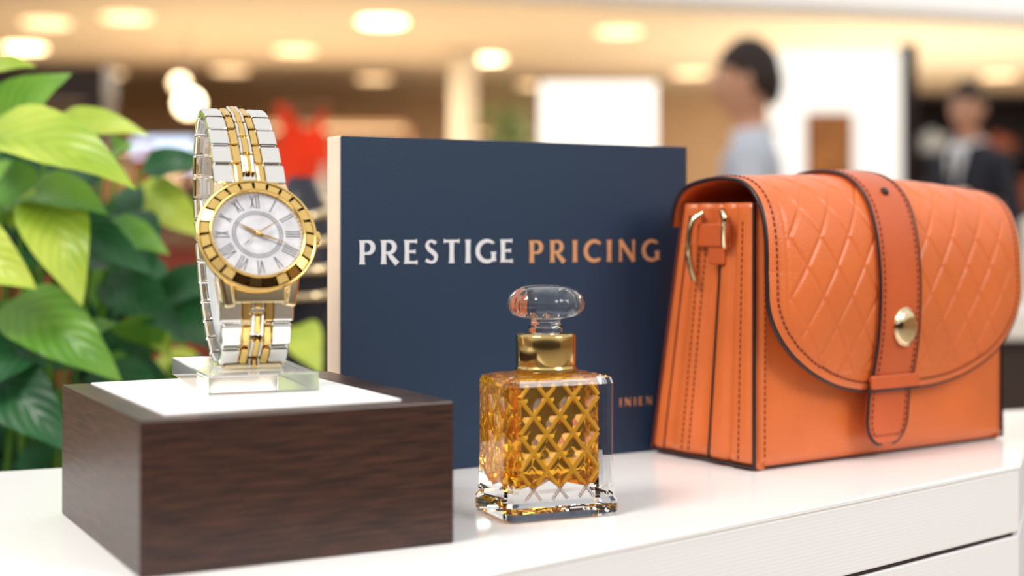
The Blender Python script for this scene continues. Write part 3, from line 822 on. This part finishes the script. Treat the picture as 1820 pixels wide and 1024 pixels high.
box('screen', (0, 0, 1.48), (.34, .03, .17), mat('screen_glow', (220, 232, 255), .4, emis=(210, 228, 255), estr=1.4), e, bev=.01); box('bezel', (0, .03, 1.48), (.38, .03, .21), m_dk, e)
m_red = mat('red_fabric_glow', (232, 76, 40), .7, var=.15, vscale=6, emis=(236, 70, 32), estr=.25)  # slight glow added to the cloth, which gives no light itself
e = empty('red_fabric_banner', (-.86, 6, FLOOR))
vs = []; fs = []; nx, nz = 40, 12
for j in range(nz+1):
    for i in range(nx+1):
        x = -.12+.24*i/nx; z = 1.16+.38*j/nz; vs.append((x*(1+.25*math.sin(j*.5)), .02*math.sin(i*.9), z+.05*math.sin(i*.16+1)))
for j in range(nz):
    for i in range(nx): a = j*(nx+1)+i; fs.append((a, a+1, a+nx+2, a+nx+1))
mk('cloth', vs, fs, m_red, e, True)
tube('stand', [[(0, .03, .01), (0, .03, 1.60)], [(-.12, .03, 1.585), (.12, .03, 1.585)]], .009, m_shelf, e); lathe('foot', [(.15, 0), (.15, .02), (.02, .03)], 24, m_dk, e)
def table(name, x, y, w, d, h, topm, bodym, seed, items=7, hh=(.08, .3)):
    rd = random.Random(seed); bm = bmesh.new()
    addbox(bm, (0, 0, h-.02), (w, d, .04), .005, mi=0); addbox(bm, (0, 0, (h-.04)/2), (w*.94, d*.9, h-.04), mi=1)
    for i in range(items):
        xx = -w/2+w*(i+.5)/items; ww = w/items*rd.uniform(.4, .75); q = rd.uniform(*hh); mi = rd.randint(2, 9); yy = rd.uniform(-.25, .25)*d
        addbox(bm, (xx, yy, h+q/2), (ww, ww, q), ww*.12, mi=mi); addbox(bm, (xx, yy, h+q+.02), (ww*.35, ww*.35, .05), .005, mi=mi)
    o = frombm(name, bm, None, None, mats=[topm, bodym]+PAL); o.location = (x, y, FLOOR); return o
m_rb = cm('red_brown', (158, 66, 44)); m_wt = cm('table_white', (226, 220, 212))
table('display_table', -1.30, 5.2, 1.1, .5, 1.06, m_shelf, m_rb, 11, 7)
table('display_table', -.55, 4.3, .6, .5, .96, m_wt, m_dk, 12, 5)
table('display_table', -2.4, 7.0, 1.2, .5, 1.1, m_shelf, m_dk, 13, 8)
table('display_table', 1.22, 2.3, 1.2, .6, .975, m_wt, m_dk, 14, 9, (.05, .16))
e = empty('jewellery_display', (-.205, 1.42, FLOOR))
box('pedestal', (0, .02, .44), (.16, .16, .88), m_dk, e, bev=.004)
lathe('bust', [(.03, .88), (.032, .90), (.012, .93), (.012, .98), (.035, 1.02), (.045, 1.06), (.02, 1.12), (.012, 1.14)], 24, M['ink'], e)
rings = []
for k, (zz, rr) in enumerate([(1.035, .040), (1.060, .047), (1.085, .040), (1.11, .028)]):
    rings.append([(rr*math.cos(a)*1.05, rr*math.sin(a)*1.05, zz+.01*math.sin(a)) for a in [2*math.pi*i/30 for i in range(30)]])
tube('gold_necklaces', rings, .0045, M['palegold'], e, closed=True)

# ------------------------------------------------------------ people
def person(x, y, face, shirt, trouser, scale=1.0, jacket=False, hs=1.0):
    e = empty('man', (x, y, FLOOR), face); e.scale = (scale,)*3
    m = bpy.data.materials.new('clothes'); m.use_nodes = True; nt = m.node_tree; b = nt.nodes['Principled BSDF']; b.inputs['Roughness'].default_value = .8
    tc = nt.nodes.new('ShaderNodeTexCoord'); sp = nt.nodes.new('ShaderNodeSeparateXYZ'); nt.links.new(tc.outputs['Object'], sp.inputs[0])
    dv = nt.nodes.new('ShaderNodeMath'); dv.operation = 'DIVIDE'; dv.inputs[1].default_value = 2.0; nt.links.new(sp.outputs['Z'], dv.inputs[0])
    r = nt.nodes.new('ShaderNodeValToRGB'); r.color_ramp.interpolation = 'CONSTANT'
    r.color_ramp.elements[0].position = 0; r.color_ramp.elements[0].color = lin((30, 24, 22))
    r.color_ramp.elements[1].position = .045; r.color_ramp.elements[1].color = lin(trouser)
    q = r.color_ramp.elements.new(.485); q.color = lin(shirt)
    q = r.color_ramp.elements.new(.755); q.color = lin((214, 160, 130))
    nt.links.new(dv.outputs[0], r.inputs[0]); nt.links.new(r.outputs[0], b.inputs['Base Color'])
    J = {'pel': ((0, 0, .98), (.155, .115)), 'waist': ((0, 0, 1.12), (.145, .105)), 'chest': ((0, .0, 1.32), (.175, .12)), 'sh': ((0, .01, 1.43), (.12, .085)), 'nk': ((0, .01, 1.50), (.062, .062)), 'nk2': ((0, -.005, 1.58), (.056, .058))}
    for s, t in ((-1, 'l'), (1, 'r')):
        J['s'+t] = ((s*.165, .01, 1.415), (.068, .068)); J['e'+t] = ((s*.235, .03, 1.14), (.048, .048)); J['w'+t] = ((s*.24, -.06, .90), (.032, .032))
        J['h'+t] = ((s*.095, 0, .90), (.095, .10)); J['k'+t] = ((s*.11, -.01, .50), (.062, .062)); J['a'+t] = ((s*.115, .02, .09), (.042, .045)); J['f'+t] = ((s*.13, -.13, .04), (.038, .032))
    E = [('pel', 'waist'), ('waist', 'chest'), ('chest', 'sh'), ('sh', 'nk'), ('nk', 'nk2')]
    for t in 'lr': E += [('sh', 's'+t), ('s'+t, 'e'+t), ('e'+t, 'w'+t), ('pel', 'h'+t), ('h'+t, 'k'+t), ('k'+t, 'a'+t), ('a'+t, 'f'+t)]
    ks = list(J); me = bpy.data.meshes.new('body'); me.from_pydata([J[k][0] for k in ks], [(ks.index(a), ks.index(b)) for a, b in E], [])
    o = bpy.data.objects.new('body', me); COL.objects.link(o); o.parent = e; me.materials.append(m)
    o.modifiers.new('Skin', 'SKIN')
    for i, k in enumerate(ks):
        me.skin_vertices[0].data[i].radius = J[k][1]
        me.skin_vertices[0].data[i].use_root = (k == 'pel')
    sb = o.modifiers.new('Sub', 'SUBSURF'); sb.levels = 2; sb.render_levels = 2
    hm = Matrix.Translation((0, -.015, 1.675)) @ Matrix.Diagonal((hs, hs, hs, 1))
    vs = []; fs = []; nu, nv = 40, 28
    for j in range(nv+1):
        th = math.pi*j/nv
        for i in range(nu):
            ph = 2*math.pi*i/nu
            dx, dy, dz = math.sin(th)*math.cos(ph), math.sin(th)*math.sin(ph), math.cos(th)
            X = dx*.075; Y = dy*.095; Z = dz*.122
            if dz < 0: X *= 1-.28*(-dz)**1.5; Y = Y*(1-.15*(-dz)) - .012*(-dz)
            if dz > 0: Y += .008*dz
            if dy < 0:
                Y -= .026*math.exp(-(X/.012)**2-((Z+.022)/.016)**2)
                Y -= .012*math.exp(-(X/.010)**2-((Z-.005)/.022)**2)
                Y += .010*math.exp(-((abs(X)-.032)/.014)**2-((Z-.008)/.011)**2)
                Y -= .006*math.exp(-(Z-.028)**2/.0001)*math.exp(-(X/.05)**2)
                Y -= .006*math.exp(-(X/.022)**2-((Z+.058)/.009)**2)
                Y -= .008*math.exp(-(X/.020)**2-((Z+.098)/.014)**2)
            vs.append(hm @ Vector((X, Y, Z)))
    for j in range(nv):
        for i in range(nu): k = (i+1) % nu; fs.append((j*nu+i, (j+1)*nu+i, (j+1)*nu+k, j*nu+k))
    mk('head', vs, fs, M['skin'], e, True)
    for s in (-1, 1):
        bm = bmesh.new(); bmesh.ops.create_uvsphere(bm, u_segments=14, v_segments=10, radius=1, matrix=hm @ Matrix.Translation((s*.078, .008, -.004)) @ Matrix.Rotation(s*-.35, 4, 'Z') @ Matrix.Diagonal((.009, .020, .032, 1)))
        frombm('ear', bm, M['skin'], e, True)
        bm = bmesh.new(); bmesh.ops.create_uvsphere(bm, u_segments=14, v_segments=10, radius=.0115, matrix=hm @ Matrix.Translation((s*.031, -.074, .006)))
        frombm('eye', bm, M['eyew'], e, True)
        bm = bmesh.new(); bmesh.ops.create_uvsphere(bm, u_segments=12, v_segments=8, radius=.0055, matrix=hm @ Matrix.Translation((s*.031, -.082, .006)))
        frombm('iris', bm, M['hair'], e, True)
        tube('eyebrow', [[hm @ Vector((s*.016, -.094, .026)), hm @ Vector((s*.032, -.090, .031)), hm @ Vector((s*.048, -.076, .026))]], .003, M['hair'], e)
    tube('mouth', [[hm @ Vector((-.024, -.088, -.057)), hm @ Vector((0, -.0985, -.056)), hm @ Vector((.024, -.088, -.057))]], .0042, M['lips'], e)
    vs = []; fs = []; nu, nv = 40, 16
    for j in range(nv+1):
        for i in range(nu):
            ph = 2*math.pi*i/nu; dy0 = math.sin(ph)
            thm = 1.22 if dy0 < -.5 else (1.22+(dy0+.5)*.75 if dy0 < .3 else 1.82+(dy0-.3)*.65)
            th = thm*j/nv
            dx, dy, dz = math.sin(th)*math.cos(ph), math.sin(th)*math.sin(ph), math.cos(th)
            g = 1+.02*math.sin(ph*9+th*7)
            q = Vector((dx*.085*g, dy*.108*g+.006, dz*.141*g+.003))
            if dz < 0: q.x *= 1-.28*(-dz)**1.5
            if j == nv: q *= .93
            vs.append(hm @ q)
    for j in range(nv):
        for i in range(nu): k = (i+1) % nu; fs.append((j*nu+i, (j+1)*nu+i, (j+1)*nu+k, j*nu+k))
    mk('hair', vs, fs, M['hair'], e, True)
    tube('collar', [[(.068*math.cos(a), .008+.068*math.sin(a), 1.505+.012*math.sin(a)) for a in [2*math.pi*i/24 for i in range(24)]]], .013, cm('collar_cloth', (236, 238, 244)), e, closed=True)
    if jacket:
        mk('shirt_front', [(-.05, -.118, 1.42), (.05, -.118, 1.42), (.0, -.146, 1.20), (-.045, -.075, 1.50), (.045, -.075, 1.50)], [(0, 2, 1), (0, 1, 4, 3)], cm('shirt_white', (240, 242, 246)), e)
        mk('tie', [(-.012, -.127, 1.46), (.012, -.127, 1.46), (.018, -.152, 1.25), (0, -.154, 1.21), (-.018, -.152, 1.25)], [(0, 4, 3, 2, 1)], M['ink'], e)
    for s in (-1, 1):
        hb = bpy.data.meshes.new('hand'); V = []; Eg = []; Rr = []
        wr = Vector((s*.24, -.062, .905)); dn = Vector((0, -.12, -1)).normalized()
        def add(p, rr, par):
            V.append(p); Rr.append(rr)
            if par is not None: Eg.append((par, len(V)-1))
            return len(V)-1
        w0 = add(wr, (.026, .020), None); pm = add(wr+dn*.05, (.022, .034), w0)
        for k, (oy, ln_) in enumerate(((-.030, .068), (-.010, .080), (.010, .075), (.029, .058))):
            kn = add(wr+dn*.085+Vector((0, oy, 0)), (.0095, .0095), pm); m1 = add(V[kn]+dn*ln_*.5+Vector((-s*.004, 0, 0)), (.0085, .0085), kn); add(V[m1]+dn*ln_*.45+Vector((-s*.014, 0, 0)), (.007, .007), m1)
        t1 = add(wr+dn*.045+Vector((-s*.012, -.040, 0)), (.011, .011), w0); add(V[t1]+dn*.035+Vector((-s*.008, -.012, 0)), (.009, .009), t1)
        hb.from_pydata(V, Eg, []); ho = bpy.data.objects.new('hand', hb); COL.objects.link(ho); ho.parent = e; hb.materials.append(M['skin'])
        ho.modifiers.new('Skin', 'SKIN')
        for i, rr in enumerate(Rr): hb.skin_vertices[0].data[i].radius = rr; hb.skin_vertices[0].data[i].use_root = (i == 0)
        sb = ho.modifiers.new('Sub', 'SUBSURF'); sb.levels = 1; sb.render_levels = 1
    return e
person(.735, 4.5, math.radians(-106), (206, 214, 228), (50, 54, 66), .915, hs=1.06)
person(2.28, 7.3, math.radians(-50), (38, 40, 52), (36, 38, 48), 1.0, True)
